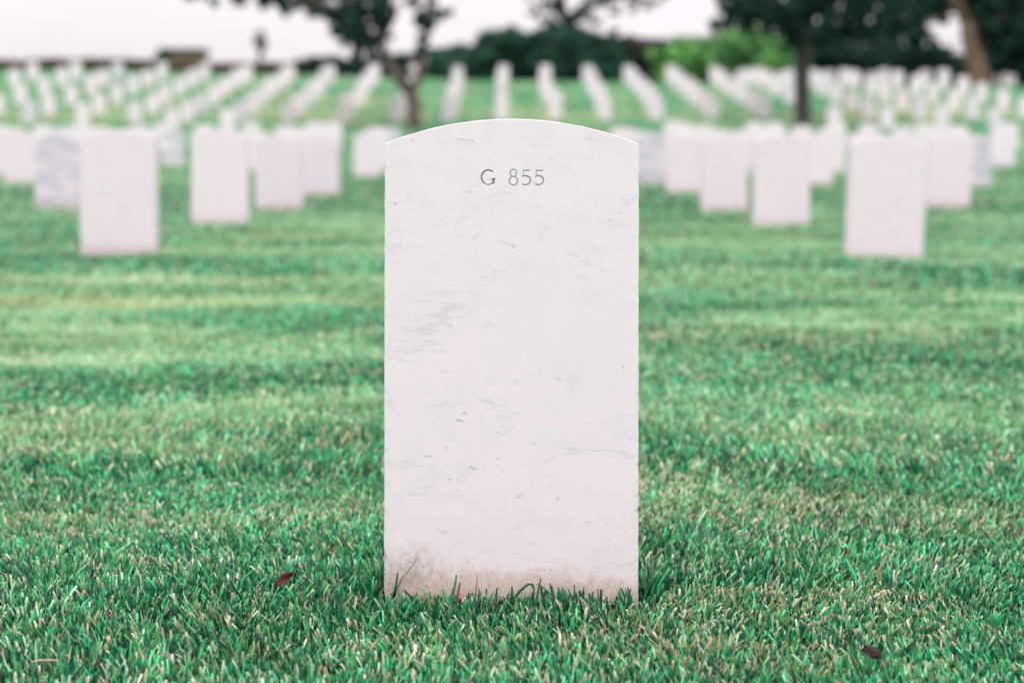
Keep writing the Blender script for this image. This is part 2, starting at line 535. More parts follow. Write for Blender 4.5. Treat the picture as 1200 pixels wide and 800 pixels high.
gd, gl, tn = (.018, .13, .075), (.04, .24, .12), (.42, .30, .20)
special(0, 0, [(461, 700), (466, 688), (472, 676), (480, 667), (489, 653)], 3.2, gd, tn)
special(0, 0, [(461, 702), (462, 694), (464, 686), (465, 678), (466, 671)], 4.2, gd, gd)
special(0, 0, [(527, 704), (530, 696), (533, 686), (534, 680), (535, 673)], 4.4, gl, gl)
special(0, 0, [(556, 706), (557, 698), (558, 690), (559, 682), (559, 672)], 2.4, gd, tn)
special(0, 0, [(536, 706), (536, 700), (537, 694), (538, 688), (539, 682)], 4.6, (.26, .09, .05), (.32, .13, .08))
special(0, 0, [(602, 702), (608, 694), (614, 688), (620, 684), (625, 687)], 4.6, gd, gd)
special(0, 0, [(620, 684), (623, 684), (625, 687), (626, 691), (626, 697)], 4.6, gd, gl)
special(0, 0, [(598, 708), (599, 702), (600, 696), (600, 692), (600, 687)], 4.6, gd, gd)
special(0, 0, [(652, 706), (648, 699), (641, 692), (635, 687), (629, 684)], 3.0, gd, gl)
special(0, 0, [(581, 706), (581, 700), (582, 695), (582, 692), (583, 688)], 4.2, gd, gd)
special(0, 0, [(569, 706), (569, 700), (570, 695), (570, 692), (570, 689)], 3.6, gd, gd)
for q in range(26):
    px = random.uniform(630, 742); b = random.uniform(-6, 6); hh = random.uniform(683, 695)
    special(0, 0, [(px, 706), (px + b * .2, 700), (px + b * .4, (706 + hh) / 2), (px + b * .7, (hh * 3 + 706) / 4), (px + b, hh)], random.uniform(2.8, 4.4), gd, gd if q % 3 else gl, random.uniform(-.022, -.006))

V = np.concatenate(parts_v); Cc = np.concatenate(parts_c)
n = len(V)
b0 = (np.arange(n) * 6)[:, None]
quads = np.concatenate([b0 + np.array([[0, 1, 3, 2]]), b0 + np.array([[2, 3, 5, 4]])])
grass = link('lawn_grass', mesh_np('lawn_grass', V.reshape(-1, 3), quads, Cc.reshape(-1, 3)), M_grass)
tag(grass, 'short mown turf of green and dry straw coloured blades', 'grass', kind='stuff')
print('blades', n)


# ---------------------------------------------------------------- headstones
def outline(w, h, rise, n=40, ns=1):
    """half-round-topped slab: points from the foot up the right, over the arc and down the left"""
    hw = w / 2
    hs = h - rise
    r = (hw * hw + rise * rise) / (2 * rise)
    a = math.asin(hw / r)
    pts = [(hw, -.35 + (hs + .35) * i / ns) for i in range(ns)]
    for i in range(n + 1):
        t = a - 2 * a * i / n
        pts.append((r * math.sin(t), hs + rise - r + r * math.cos(t)))
    pts += [(-hw, hs - (hs + .35) * (i + 1) / ns) for i in range(ns)]
    return pts


def slab_shell(w, h, rise, t, b, n=40, front=True, wear=0, ns=1):
    """front/back faces inset by the arris b, sides between"""
    verts, faces = [], []
    op = outline(w, h, rise, n, ns)
    ip = outline(w - 2 * b, h - b, rise * (w - 2 * b) / w, n, ns)
    m = len(op)
    if wear:
        wr = random.Random(4)
        op = [(x + wr.gauss(0, wear), z + wr.gauss(0, wear) * .7) for x, z in op]
    rings = [(ip, 0), (op, b), (op, t - b), (ip, t)]
    for pts, y in rings:
        for (x, z) in pts: verts.append((x, y, z))
    for r_ in range(3):
        for i in range(m):
            j = (i + 1) % m
            faces.append((r_ * m + i, (r_ + 1) * m + i, (r_ + 1) * m + j, r_ * m + j))
    faces.append(tuple(3 * m + i for i in range(m)))
    if front:
        faces.append(tuple(reversed(range(m))))
    return verts, faces, ip, m


def stone_mesh(name, w, h, rise, t=.10):
    v, f, _, _ = slab_shell(w, h, rise, t, .004, 20)
    me = bpy.data.meshes.new(name)
    me.from_pydata(v, [], f)
    me.update()
    return me


# --- the numbered stone, its number cut into the face
SW, SH, SR, ST = .330, .6125, .0315, .102
verts, faces, ip, m = slab_shell(SW, SH, SR, ST, .0010, 90, front=False, wear=.00022, ns=160)
PX = 1 / 903.0


def fpos(px, py):
    """photo pixel on the face -> x, z on the face"""
    return ((px - 599) * PX, CAM_H + (VPY - py) * PX)


def arc(cx, cy, rx, ry, a0, a1, n=24):
    return [(cx + rx * math.cos(R(a0 + (a1 - a0) * i / n)), cy - ry * math.sin(R(a0 + (a1 - a0) * i / n))) for i in range(n + 1)]


def five(x0):
    """a 5 whose left edge is at x0"""
    s = [([(x0 + 2.0, 200.3), (x0 + 9.2, 200.0)], 1.7, .9)]
    s.append(([(x0 + 2.0, 200.3), (x0 + 1.3, 207.4)], 1.3, .6))
    s.append(([(x0 + 1.3, 207.4)] + arc(x0 + 4.0, 211.6, 6.2, 5.3, 105, -115), 1.9, .85))
    return s


strokes = []
strokes.append((arc(571.2, 208.2, 7.8, 8.5, 52, 235), 2.1, 1.0))
strokes.append((arc(571.2, 208.2, 7.8, 8.5, 235, 335), 1.6, .75))
strokes.append(([(575.4, 210.2), (579.4, 210.0)], 1.5, .9))
strokes.append(([(577.6, 210.4), (577.2, 215.0)], 2.6, 1.25))
strokes.append((arc(600.8, 203.2, 3.7, 4.3, 0, 360), 1.6, .7))
strokes.append((arc(600.8, 212.4, 4.9, 5.0, 0, 360), 1.7, .75))
strokes += five(610.6) + five(625.8)

gx0, gx1, gz0, gz1 = fpos(558, 0)[0], fpos(643, 0)[0], fpos(0, 223)[1], fpos(0, 193)[1]
NXg, NZg = 255, 90
xs = np.linspace(gx0, gx1, NXg + 1); zs = np.linspace(gz0, gz1, NZg + 1)
XX, ZZ = np.meshgrid(xs, zs)
depth = np.zeros_like(XX)
for pts, wpx, amt in strokes:
    hw = wpx * PX * .62
    P = [fpos(*p) for p in pts]
    dist = np.full_like(XX, 9.0)
    for (a, b) in zip(P[:-1], P[1:]):
        ax, az = a; bx, bz = b
        L2 = (bx - ax) ** 2 + (bz - az) ** 2 + 1e-12
        tt = np.clip(((XX - ax) * (bx - ax) + (ZZ - az) * (bz - az)) / L2, 0, 1)
        dist = np.minimum(dist, np.hypot(XX - ax - tt * (bx - ax), ZZ - az - tt * (bz - az)))
    depth = np.maximum(depth, np.clip(hw - dist, 0, None) * 1.9 * (.6 + .5 * amt))
worn = .85 + .3 * np.random.default_rng(3).random(depth.shape)
depth *= worn
cut_face = np.zeros((NZg, NXg), bool)
dm = (depth > 1e-6)
cut_face = dm[:-1, :-1] | dm[1:, :-1] | dm[:-1, 1:] | dm[1:, 1:]
base_i = len(verts)
for j in range(NZg + 1):
    for i in range(NXg + 1):
        verts.append((float(xs[i]), float(depth[j, i]), float(zs[j])))
gid = lambda j, i: base_i + j * (NXg + 1) + i
cut_quads = []
for j in range(NZg):
    for i in range(NXg):
        q = (gid(j, i), gid(j, i + 1), gid(j + 1, i + 1), gid(j + 1, i))
        (cut_quads if cut_face[j, i] else faces).append(q)
# the rest of the face round the lettered field
hw = (SW - .0020) / 2


def face_poly(pts):
    b = len(verts)
    for (x, z) in pts: verts.append((x, 0.0, z))
    faces.append(tuple(range(b, b + len(pts))))


face_poly([(-hw, -.35), (hw, -.35), (hw, gz0), (gx1, gz0), (gx0, gz0), (-hw, gz0)])
face_poly([(-hw, gz0), (gx0, gz0), (gx0, gz1), (-hw, gz1)])
face_poly([(gx1, gz0), (hw, gz0), (hw, gz1), (gx1, gz1)])
face_poly([(-hw, gz1), (gx0, gz1), (gx1, gz1), (hw, gz1)] + [p for p in ip[160:-160]])
me = bpy.data.meshes.new('numbered_headstone')
me.from_pydata(verts, [], faces); me.update()
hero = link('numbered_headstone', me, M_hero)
hero.location = (HX, D, 0)
hero.rotation_euler = (0, R(.10), 0)
tag(hero, 'sharp white marble headstone carved G 855, standing alone in the foreground grass', 'headstone')
used = sorted({i for q in cut_quads for i in q})
remap = {i: a for a, i in enumerate(used)}
ci = bpy.data.meshes.new('inscription')
ci.from_pydata([verts[i] for i in used], [], [tuple(remap[i] for i in q) for q in cut_quads])
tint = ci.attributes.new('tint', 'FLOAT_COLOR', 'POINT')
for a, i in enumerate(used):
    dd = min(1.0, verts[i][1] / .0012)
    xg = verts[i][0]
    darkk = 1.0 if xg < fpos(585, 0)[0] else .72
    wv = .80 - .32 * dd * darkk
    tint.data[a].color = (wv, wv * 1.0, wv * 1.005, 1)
ci.update()
ins = link('inscription', ci, M_cut, hero)
ins['label'] = 'grey incised number G 855 near the top'

# --- all the others: a few slab shapes shared by many stones
shapes = []
for i, (h, rise, w) in enumerate(((.525, .030, .320), (.500, .031, .318), (.550, .029, .322), (.515, .026, .316))):
    trio = []
    for mm in (M_stone, M_half, M_grey):
        me = stone_mesh('headstone_slab', w, h, rise)
        me.materials.append(mm)
        trio.append(me)
    shapes.append(trio)

NUM = ['', 'first', 'second', 'third', 'fourth', 'fifth', 'sixth', 'seventh', 'eighth', 'ninth', 'tenth', 'eleventh', 'twelfth', 'thirteenth']
CARD = ['zero', 'one', 'two', 'three', 'four', 'five', 'six', 'seven', 'eight', 'nine', 'ten', 'eleven', 'twelve', 'thirteen', 'fourteen', 'fifteen', 'sixteen']
count = 0


def put_stone(x, y, label, shape=None, tone=0, group='headstones in ranks across the lawn', lean=None, dz=0.0):
    global count
    if shape is None: shape = random.randrange(len(shapes))
    me = shapes[shape][tone]
    o = bpy.data.objects.new('headstone', me)
    col.objects.link(o)
    o.location = (x, y, float(base_z(x, y)) + dz)
    o.rotation_euler = lean if lean else (R(random.gauss(0, 1.0)), R(random.gauss(0, 1.1)), R(random.gauss(0, 1.6)))
    tag(o, label, 'headstone', group)
    count += 1
    return o


# the near ranks: (photo x, pixels per metre) of each stone that can be told apart, with its own description
near_list = [
    (138, 273, 0, 0, 'large blurred white headstone at left, nearest of those behind the numbered stone on that side'),
    (1038, 273, 0, 0, 'large blurred white headstone at right with a faint grey streak near its top'),
    (257, 204, 0, 0, 'white headstone left of the numbered stone with a brown stained foot, second rank back'),
    (917, 203, 0, 0, 'white headstone right of the numbered stone with faint brown staining, second rank back'),
    (327, 168, 1, 0, 'plain white headstone left of the numbered stone, third rank back'),
    (849, 169, 1, 0, 'plain white headstone right of the numbered stone, third rank back'),
    (67, 167, 1, 2, 'grey clouded marble headstone at far left beside the large white one'),
    (1111, 165, 1, 0, 'white headstone just right of the large one with the grey streak'),
    (375, 135, 1, 1, 'faintly blue white headstone left of the numbered stone, fourth rank back'),
    (803, 134, 1, 0, 'white headstone right of the numbered stone, fourth rank back, partly behind third'),
    (766, 116, 1, 2, 'headstone with a grey blue side peeking out right of the numbered stone'),
    (430, 100, 1, 0, 'small white headstone touching the left edge of the numbered stone in view'),
    (957, 117, 1, 0, 'white headstone half hidden behind the brown stained one on the right'),
    (975, 92, 2, 0, 'small white headstone right of and behind the half hidden one at right'),
    (1143, 120, 1, 2, 'blue grey headstone behind the white ones at the far right'),
    (1176, 86, 1, 1, 'small headstone at the right edge, last behind the blue grey one'),
    (24, 116, 1, 0, 'white headstone at the left edge behind the grey clouded one'),
    (202, 83, 1, 2, 'small grey tinted headstone in the gap between two large white ones at left'),
    (2, 100, 2, 0, 'white headstone cut off by the left edge of the view'),
]
for (px, s, shp, tone, lab) in near_list:
    x, y = (px - VPX) / s, FPX / s
    put_stone(x, y, lab, shp, tone, dz=-.022 if px == 1038 else 0.0)
o = None
# the ranks behind them, partly hidden by one another; rank and column are counted from the numbered stone
skip = {(5, -1), (5, -2), (5, 1), (5, 2), (5, 3), (5, -3), (6, -1), (6, -4), (7, 3), (7, 4), (8, -3), (4, 1), (4, -1), (6, 0)}
ranks = {4: 134, 5: 116, 6: 100, 7: 89, 8: 80, 9: 73, 10: 66.5, 11: 61.5, }
for r_, s in ranks.items():
    for c in range(-9, 10):
        x = c * 1.61 - .03 + random.gauss(0, .03)
        px = VPX + x * s
        if px < -6 or px > 1206 or (r_, c) in skip: continue
        if c == 0 or abs(px - 599) < 130: continue
        if r_ <= 6 and abs(px - 135) < 25 and False: continue
        side = 'left' if c < 0 else 'right'
        lab = 'white headstone in the %s rank behind the numbered stone, %s column to its %s' % (NUM[r_], NUM[abs(c)], side)
        put_stone(x, FPX / s + random.gauss(0, .05), lab, None, random.choices((0, 1, 2), (10, 3, 1))[0])

# the slope: ranks counted down from the crest, columns from the one straight behind the numbered stone
slope_d = [v / Q for v in (22.4, 23.5, 24.55, 25.65, 26.8, 27.9, 28.95, 30.0, 31.1)]
SP = 1.28
NUM += ['fourteenth', 'fifteenth']
for k_, d in enumerate(slope_d):
    s = FPX / (d * D)
    for c in range(-15, 11):
        x = c * SP - .05 + random.gauss(0, .03)
        px = VPX + x * s
        if px < -5 or px > 1205: continue
        if k_ <= 1 and (abs(px - 485) < 13 or abs(px - 940) < 14): continue
        if k_ >= 7 and not (845 < px < 1062): continue
        if k_ == 0 and (abs(c) < 4 or random.random() < .5): continue
        if c == 0: cn = 'middle column'
        else: cn = '%s column %s of middle' % (NUM[abs(c)], 'left' if c < 0 else 'right')
        lab = 'white headstone on far slope, %s rank from its foot, %s' % (NUM[k_ + 1], cn)
        put_stone(x, FPX / s + random.gauss(0, .04), lab, None, random.choices((0, 1, 2), (12, 3, 1))[0], 'headstones on the far slope')
for px, s, lab in ((1171, 37.7, 'left one of the small pair of headstones behind the tan leaning trunk'), (1184, 36.5, 'right one of the small pair of headstones behind the tan leaning trunk')):
    put_stone((px - VPX) / s, FPX / s, lab, 0, 0)
print('headstones', count)


# ---------------------------------------------------------------- trees and shrubs
class Tubes:
    def __init__(self): self.v = []; self.f = []

    def add(self, pts, radii, ns=9):
        pts = [np.array(p, float) for p in pts]
        b0 = len(self.v)
        for i, p in enumerate(pts):
            a = pts[max(i - 1, 0)]; b = pts[min(i + 1, len(pts) - 1)]
            t = b - a; t /= np.linalg.norm(t) + 1e-9
            u = np.cross(t, (0.13, 1, .07)); u /= np.linalg.norm(u) + 1e-9
            w = np.cross(t, u)
            for q in range(ns):
                an = 2 * math.pi * q / ns
                rr = radii[i] * (1 + .10 * math.sin(3 * an + i))
                self.v.append(tuple(p + u * math.cos(an) * rr + w * math.sin(an) * rr))
        for i in range(len(pts) - 1):
            for q in range(ns):
                r2 = (q + 1) % ns
                self.f.append((b0 + i * ns + q, b0 + i * ns + r2, b0 + (i + 1) * ns + r2, b0 + (i + 1) * ns + q))
        self.f.append(tuple(b0 + q for q in range(ns))[::-1])
        self.f.append(tuple(b0 + (len(pts) - 1) * ns + q for q in range(ns)))

    def build(self, name, mat, parent):
        me = bpy.data.meshes.new(name)
        me.from_pydata(self.v, [], self.f)
        me.polygons.foreach_set('use_smooth', [True] * len(me.polygons))
        me.update()
        return link(name, me, mat, parent)


def leaves(centres, size, colours, flat=.4):
    """diamond leaves at the given points, each with its own turn and colour"""
    P = np.asarray(centres, float); n = len(P)
    a = rng.normal(size=(n, 3)); a /= np.linalg.norm(a, axis=1)[:, None]
    b = rng.normal(size=(n, 3)); b -= a * (a * b).sum(1)[:, None]; b /= np.linalg.norm(b, axis=1)[:, None]
    s = size * (.6 + .8 * rng.random(n))[:, None]
    V = np.stack([P - a * s, P + b * s * .55, P + a * s, P - b * s * .55], 1)
    colours = np.asarray(colours)
    c = colours[rng.integers(0, len(colours), n)] * (.65 + .7 * rng.random(n))[:, None]
    C = np.repeat(c[:, None, :], 4, 1)
    return V.reshape(-1, 3), np.arange(n * 4).reshape(-1, 4), C.reshape(-1, 3)


def clump_points(c, r, n):
    d = rng.normal(size=(n, 3)); d /= np.linalg.norm(d, axis=1)[:, None]
    rad = rng.random(n) ** .45
    return np.asarray(c) + d * rad[:, None] * np.asarray(r)


DARK = [(.010, .042, .038), (.014, .056, .042), (.020, .070, .050), (.007, .030, .032)]
DARKSHRUB = [(.022, .082, .056), (.033, .110, .066), (.050, .145, .080), (.013, .054, .048)]
MID = [(.030, .110, .070), (.045, .135, .085), (.022, .080, .062), (.060, .16, .095)]
BROWNISH = [(.040, .052, .034), (.050, .062, .038), (.030, .046, .034), (.060, .055, .040)]
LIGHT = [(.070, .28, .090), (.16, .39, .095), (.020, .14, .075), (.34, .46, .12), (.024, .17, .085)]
DRYHEDGE = [(.15, .10, .065), (.11, .085, .055), (.20, .115, .07), (.07, .085, .055)]


def shrub(px, s, rx_px, top_py, colours, label, size=.075, n=9000, lob=9, cat='shrub', name='shrub', depth_m=1.3, group=None, low=.0):
    x, y, z = ground_at(px, s)
    H = ((CAM_H + (VPY - top_py) / s) - z) * 1.10
    rx = rx_px / s
    root = empty(name, (x, y, z))
    pts = []
    tone = []
    lobe_highlight = colours is LIGHT
    for i in range(lob):
        ang = rng.random() * 2 * math.pi
        rad = math.sqrt(rng.random()) * .72
        cz = H * (.30 + .46 * rng.random()) * (1 - .28 * rad)
        lr = np.array([rx * (.33 + .22 * rng.random()), depth_m * .42, H * (.20 + .14 * rng.random())])
        cen = (math.cos(ang) * rad * rx, math.sin(ang) * rad * depth_m, cz)
        k2 = n // (lob + 3)
        sub = clump_points(cen, lr, 14)
        for sp_ in sub:
            pts.append(clump_points(sp_, lr * .42, k2 // 14))
            tone.append(np.full(k2 // 14, (.40 + 1.25 * rng.random()) + (.7 if lobe_highlight and i % 3 == 0 else 0)))  # highlights painted into the leaf colour of every third bright green lobe
    body = clump_points((0, 0, H * .40), (rx * .86, depth_m * .8, H * .46), n // 3)
    foot = np.stack([(rng.random(n // 5) * 2 - 1) * rx * .92, (rng.random(n // 5) * 2 - 1) * depth_m * .5, rng.random(n // 5) * H * .42], -1)
    pts += [body, foot]
    tone += [np.full(len(body), .8), np.full(len(foot), .8)]
    P = np.concatenate(pts); T = np.concatenate(tone)
    keep = (P[:, 2] > low) & (P[:, 2] < H * 1.03)
    P, T = P[keep], T[keep]
    V, Q, C = leaves(P, size, colours)
    C = C * np.repeat(T, 4)[:, None]
    cr = link('crown', mesh_np('crown', V, Q, C), M_leaf, root)
    tb = Tubes()
    for i in range(5):
        an = rng.random() * 6.28
        e = (math.cos(an) * rx * .5, math.sin(an) * depth_m * .4, H * .7)
        tb.add([(math.cos(an) * .08, math.sin(an) * .08, -.1), (e[0] * .4, e[1] * .4, H * .3), e], [.05, .035, .012], 6)
    tb.build('stem', M_bark_d, root)
    tag(root, label, cat, group)
    return root


def limb_tree(name, base, limbs, clusters, colours, bark, label, size=.09, per=420, cat='tree', group=None):
    """limbs: polylines in world coordinates with radii; clusters: (x, y, z, radius[, weight])"""
    root = empty(name, base)
    b = np.array(base)
    tb = Tubes()
    for pts, radii in limbs:
        tb.add([np.array(p) - b for p in pts], radii, 10)
    P = []
    ends = [np.array(p[-1]) - b for p, _ in limbs]
    mids = [np.array(q) - b for p, _ in limbs for q in p[1:]]
    for cl in clusters:
        c = np.array(cl[:3]) - b; r = cl[3]; wgt = cl[4] if len(cl) > 4 else 1.0
        near_ = min(mids, key=lambda e: np.linalg.norm(e - c))
        mid = (near_ + c) / 2 + rng.normal(size=3) * .08
        tb.add([near_, mid, c], [.035, .022, .009], 5)
        n_ = int(per * wgt)
        # leaves gather in sprays inside the clump
        k2 = max(4, int(n_ / 45))
        sub = clump_points(c, (r, r, r * .75), k2)
        for sp_ in sub:
            P.append(clump_points(sp_, (r * .26, r * .26, r * .2), max(6, n_ // k2)))
    P = np.concatenate(P)
    V, Q, C = leaves(P, size, colours)
    tb.build('trunk', bark, root)
    link('crown', mesh_np('crown', V, Q, C), M_leaf, root)
    tag(root, label, cat, group)
    return root


def W(px, py, s, dy=0.0):
    x, y, z = at(px, py, s)
    return (x, y + dy, z)


# 1. the forked tree left of the numbered stone
S1 = 50.0
b = ground_at(486, S1)
limbs = [
    ([(b[0], b[1], b[2] - .2), W(486, 140, S1), W(485, 122, S1), W(481, 108, S1)], [.20, .165, .155, .165]),
    ([W(481, 108, S1), W(468, 92, S1, -.1), W(456, 74, S1, -.2), W(447, 50, S1, -.2), W(441, 20, S1, -.2), W(432, -20, S1)], [.155, .145, .125, .10, .08, .06]),
    ([W(482, 109, S1), W(492, 90, S1, .1), W(495, 62, S1, .2), W(499, 30, S1, .2), W(502, 0, S1, .3), W(506, -40, S1)], [.12, .10, .09, .075, .06, .04]),
    ([W(449, 55, S1, -.2), W(432, 36, S1, -.5), W(410, 18, S1, -.7), W(380, 2, S1, -.8), W(330, -6, S1, -.8), W(250, -8, S1, -.8)], [.07, .055, .045, .035, .028, .014]),
    ([W(441, 20, S1, -.2), W(455, 0, S1, .4), W(470, -25, S1, .6)], [.05, .04, .025]),
]
cl = []
for (px, py, r, w_) in ((432, 52, .42, 1.3), (418, 30, .55, 1.6), (440, 12, .6, 1.6), (405, 8, .55, 1.3), (452, 36, .3, .7), (385, -4, .5, 1.0), (350, -8, .5, .8), (318, -4, .5, .9), (275, -6, .5, .8),
                        (240, -5, .4, .6), (497, 22, .32, .8), (512, 10, .35, .6), (488, 4, .28, .5), (430, -20, .8, 1.6), (470, -32, .8, 1.4), (512, -34, .7, 1.1), (390, -40, .8, 1.4), (340, -45, .8, 1.2), (440, -70, 1.0, 1.6), (500, -80, .9, 1.3),
                        (290, -50, .7, .9), (447, 66, .22, .4), (425, 66, .25, .45), (499, 44, .2, .5), (496, 60, .16, .4), (504, 30, .25, .5), (360, 2, .4, .6), (330, 0, .35, .4), (345, 12, .25, .25), (395, 22, .35, .6), (478, 86, .12, .12), (372, 14, .25, .35), (405, 34, .4, 1.0), (420, 48, .4, 1.0), (438, 28, .4, .9)):
    x, y, z = at(px, py, S1)
    cl.append((x, y + random.uniform(-.9, .9), z, r, w_))
limb_tree('tree', b, limbs, cl, DARK + MID[:1], M_bark, 'slender forked tree with grey brown trunk and thin dark crown left of the numbered stone', .075, 520)

# 2. the straight dark trunk on the right
S2 = 50.0
b = ground_at(942, S2)
limbs = [
    ([(b[0], b[1], b[2] - .2), W(942, 142, S2), W(941, 110, S2), W(940, 80, S2), W(941, 58, S2)], [.21, .185, .18, .19, .20]),
    ([W(941, 60, S2), W(930, 36, S2, -.2), W(912, 14, S2, -.4), W(885, -8, S2, -.6), W(850, -30, S2, -.6)], [.15, .12, .10, .08, .05]),
    ([W(941, 60, S2), W(946, 30, S2, .2), W(948, 0, S2, .2), W(952, -60, S2, .2)], [.16, .13, .12, .08]),
    ([W(942, 58, S2), W(962, 36, S2, .2), W(988, 18, S2, .5), W(1025, 0, S2, .8)], [.12, .09, .075, .05]),
]
cl = []
for (px, py, r, w_) in ((866, 20, .5, 1.2), (890, 10, .65, 1.7), (915, 22, .5, 1.3), (858, 4, .45, .9), (842, 26, .22, .3), (880, 30, .4, .8), (925, 4, .6, 1.5), (955, 12, .55, 1.3), (980, 6, .6, 1.4), (1005, 20, .5, 1.0), (1030, 4, .6, 1.2), (960, 44, .4, .9), (925, 46, .35, .7),
                        (900, -25, .9, 1.6), (950, -35, 1.0, 1.8), (1000, -28, .9, 1.6), (860, -35, .8, 1.2), (1045, -30, .8, 1.2), (985, 40, .45, .8), (920, -80, 1.1, 1.6), (980, -85, 1.1, 1.6), (842, -14, .4, .5), (1020, 34, .4, .6), (938, 30, .4, 1.0)):
    x, y, z = at(px, py, S2)
    cl.append((x, y + random.uniform(-1.0, 1.2), z, r, w_))
limb_tree('tree', b, limbs, cl, DARK, M_bark_d, 'dark tree with a straight charcoal trunk among the headstones on the right', .08, 620)

# 3. the leaning brown trunk at the far right
S3 = 39.4
b = ground_at(1150, S3)
limbs = [
    ([(b[0], b[1], b[2] - .2), W(1150, 102, S3), W(1147, 84, S3), W(1141, 62, S3), W(1135, 42, S3), W(1133, 20, S3)], [.44, .37, .33, .28, .25, .22]),
    ([W(1134, 30, S3), W(1120, 6, S3, -.3), W(1100, -14, S3, -.5), W(1070, -30, S3, -.6)], [.18, .14, .11, .07]),
    ([W(1134, 24, S3), W(1148, 0, S3, .2), W(1165, -30, S3, .5)], [.18, .15, .10]),
    ([W(1140, 58, S3), W(1160, 36, S3, .4), W(1182, 18, S3, .6)], [.12, .09, .06]),
]
cl = []
for (px, py, r, w_) in ((1165, 22, .7, 1.4), (1185, 10, .8, 1.6), (1195, 36, .8, 1.6), (1150, 4, .6, 1.0), (1110, 6, .7, 1.2), (1080, 10, .8, 1.4), (1125, -14, .8, 1.4), (1170, -15, 1.0, 1.6), (1200, -20, 1.0, 1.4), (1080, -22, 1.0, 1.5), (1060, 24, .6, 1.2),
                        (1178, 52, .6, 1.2), (1196, 66, .7, 1.2), (1215, 20, .9, 1.4), (1140, -50, 1.3, 1.8), (1072, 42, .5, .9), (1210, 60, .9, 1.4)):
    x, y, z = at(px, py, S3)
    cl.append((x, y + random.uniform(-.3, 1.8), z, r, w_))
limb_tree('tree', b, limbs, cl, DARK + [(.02, .075, .04)], M_bark_b, 'tree with a thick leaning tan brown trunk at the far right', .11, 620)

# 4. airy tree rising behind the dark shrubs in the middle
S4 = 31.7
b = ground_at(664, S4)
limbs = [
    ([(b[0], b[1], b[2] - .2), W(664, 70, S4), W(664, 36, S4), W(660, 8, S4), W(655, -24, S4)], [.20, .17, .15, .12, .08]),
    ([W(664, 40, S4), W(680, 18, S4), W(706, 2, S4), W(740, -8, S4)], [.09, .075, .055, .03]),
    ([W(663, 30, S4), W(648, 10, S4), W(634, -10, S4)], [.08, .06, .04]),
]
cl = []
for (px, py, r, w_) in ((650, 8, .55, .7), (668, 18, .5, .8), (684, 6, .5, .55), (640, 22, .4, .4), (660, 34, .5, .8), (676, 38, .4, .6), (706, 0, .45, .4), (730, -4, .4, .35), (748, 4, .3, .25), (630, 2, .35, .3), (655, -20, .9, 1.0), (700, -22, .8, .7),
                        (742, 12, .25, .2), (690, 20, .35, .3), (762, 4, .35, .3), (778, -6, .35, .3), (722, 10, .35, .3), (702, 26, .3, .3), (714, -4, .4, .4), (645, 34, .35, .4), (628, 14, .3, .25)):
    x, y, z = at(px, py, S4)
    cl.append((x, y + random.uniform(-.6, .6), z, r, w_))
limb_tree('tree', b, limbs, cl, [(.022, .045, .044), (.03, .06, .054), (.018, .038, .038)], M_bark_d, 'airy grey green tree rising above the dark shrubs in the middle', .085, 680)

# 5. tiny lone tree on the crest at left
S5 = 29.5
b = ground_at(305, S5)
limbs = [([(b[0], b[1], b[2] - .1), W(305, 72, S5), W(305, 60, S5), W(304, 46, S5)], [.12, .10, .08, .04])]
cl = [(*at(px, py, S5), r, w_) for (px, py, r, w_) in ((305, 50, .42, .5), (312, 46, .3, .35), (298, 46, .32, .4), (306, 60, .25, .25), (303, 40, .25, .2))]
limb_tree('tree', b, limbs, cl, [(.05, .065, .07), (.04, .055, .06)], M_bark_d, 'tiny lone tree on the skyline at left', .07, 420)

# 6. tall dark trees behind everything on the right
for (px, s, lab, spots) in (
        (1040, 27.9, 'tall dark tree closing the view between the charcoal and tan trunks',
         [(980, 50, 1.0), (1010, 34, 1.1), (1045, 46, 1.1), (1075, 60, 1.0), (1020, 62, 1.0), (1040, 12, 1.0), (1070, 28, .9), (1060, -15, 1.3), (960, 62, .9)]),
        (880, 28.2, 'tall dark tree behind the bright green shrubs',
         [(846, 24, .55), (858, 8, .6), (878, 12, .9), (905, 24, .8), (888, -12, 1.0), (852, 36, .5), (878, 36, .7), (866, 30, .55), (838, 30, .3), (900, 34, .6), (922, 40, .8), (950, 34, .8)]),
        (1185, 27.4, 'tall dark tree closing the view at the right edge',
         [(1165, 60, .9), (1190, 44, 1.1), (1210, 60, 1.1), (1195, 20, 1.2), (1170, 30, .9), (1205, 0, 1.3), (1160, -8, 1.2), (1098, 66, .8), (1118, 76, .6), (1084, 44, .7), (1100, 54, .5), (1094, 12, .9), (1118, 6, .6), (1180, 76, .9)])):
    b = ground_at(px, s)
    limbs = [([(b[0], b[1], b[2] - .2), W(px, 80, s), W(px + 2, 50, s), W(px, 10, s), W(px - 3, -30, s)], [.30, .25, .22, .18, .12])]
    cl = [(at(a, q, s)[0], at(a, q, s)[1] + random.uniform(-1, 1), at(a, q, s)[2], r, 1.15 * r * r) for (a, q, r) in spots]
    limb_tree('tree', b, limbs, cl, DARK + MID[2:3], M_bark_d, lab, .12, 620)

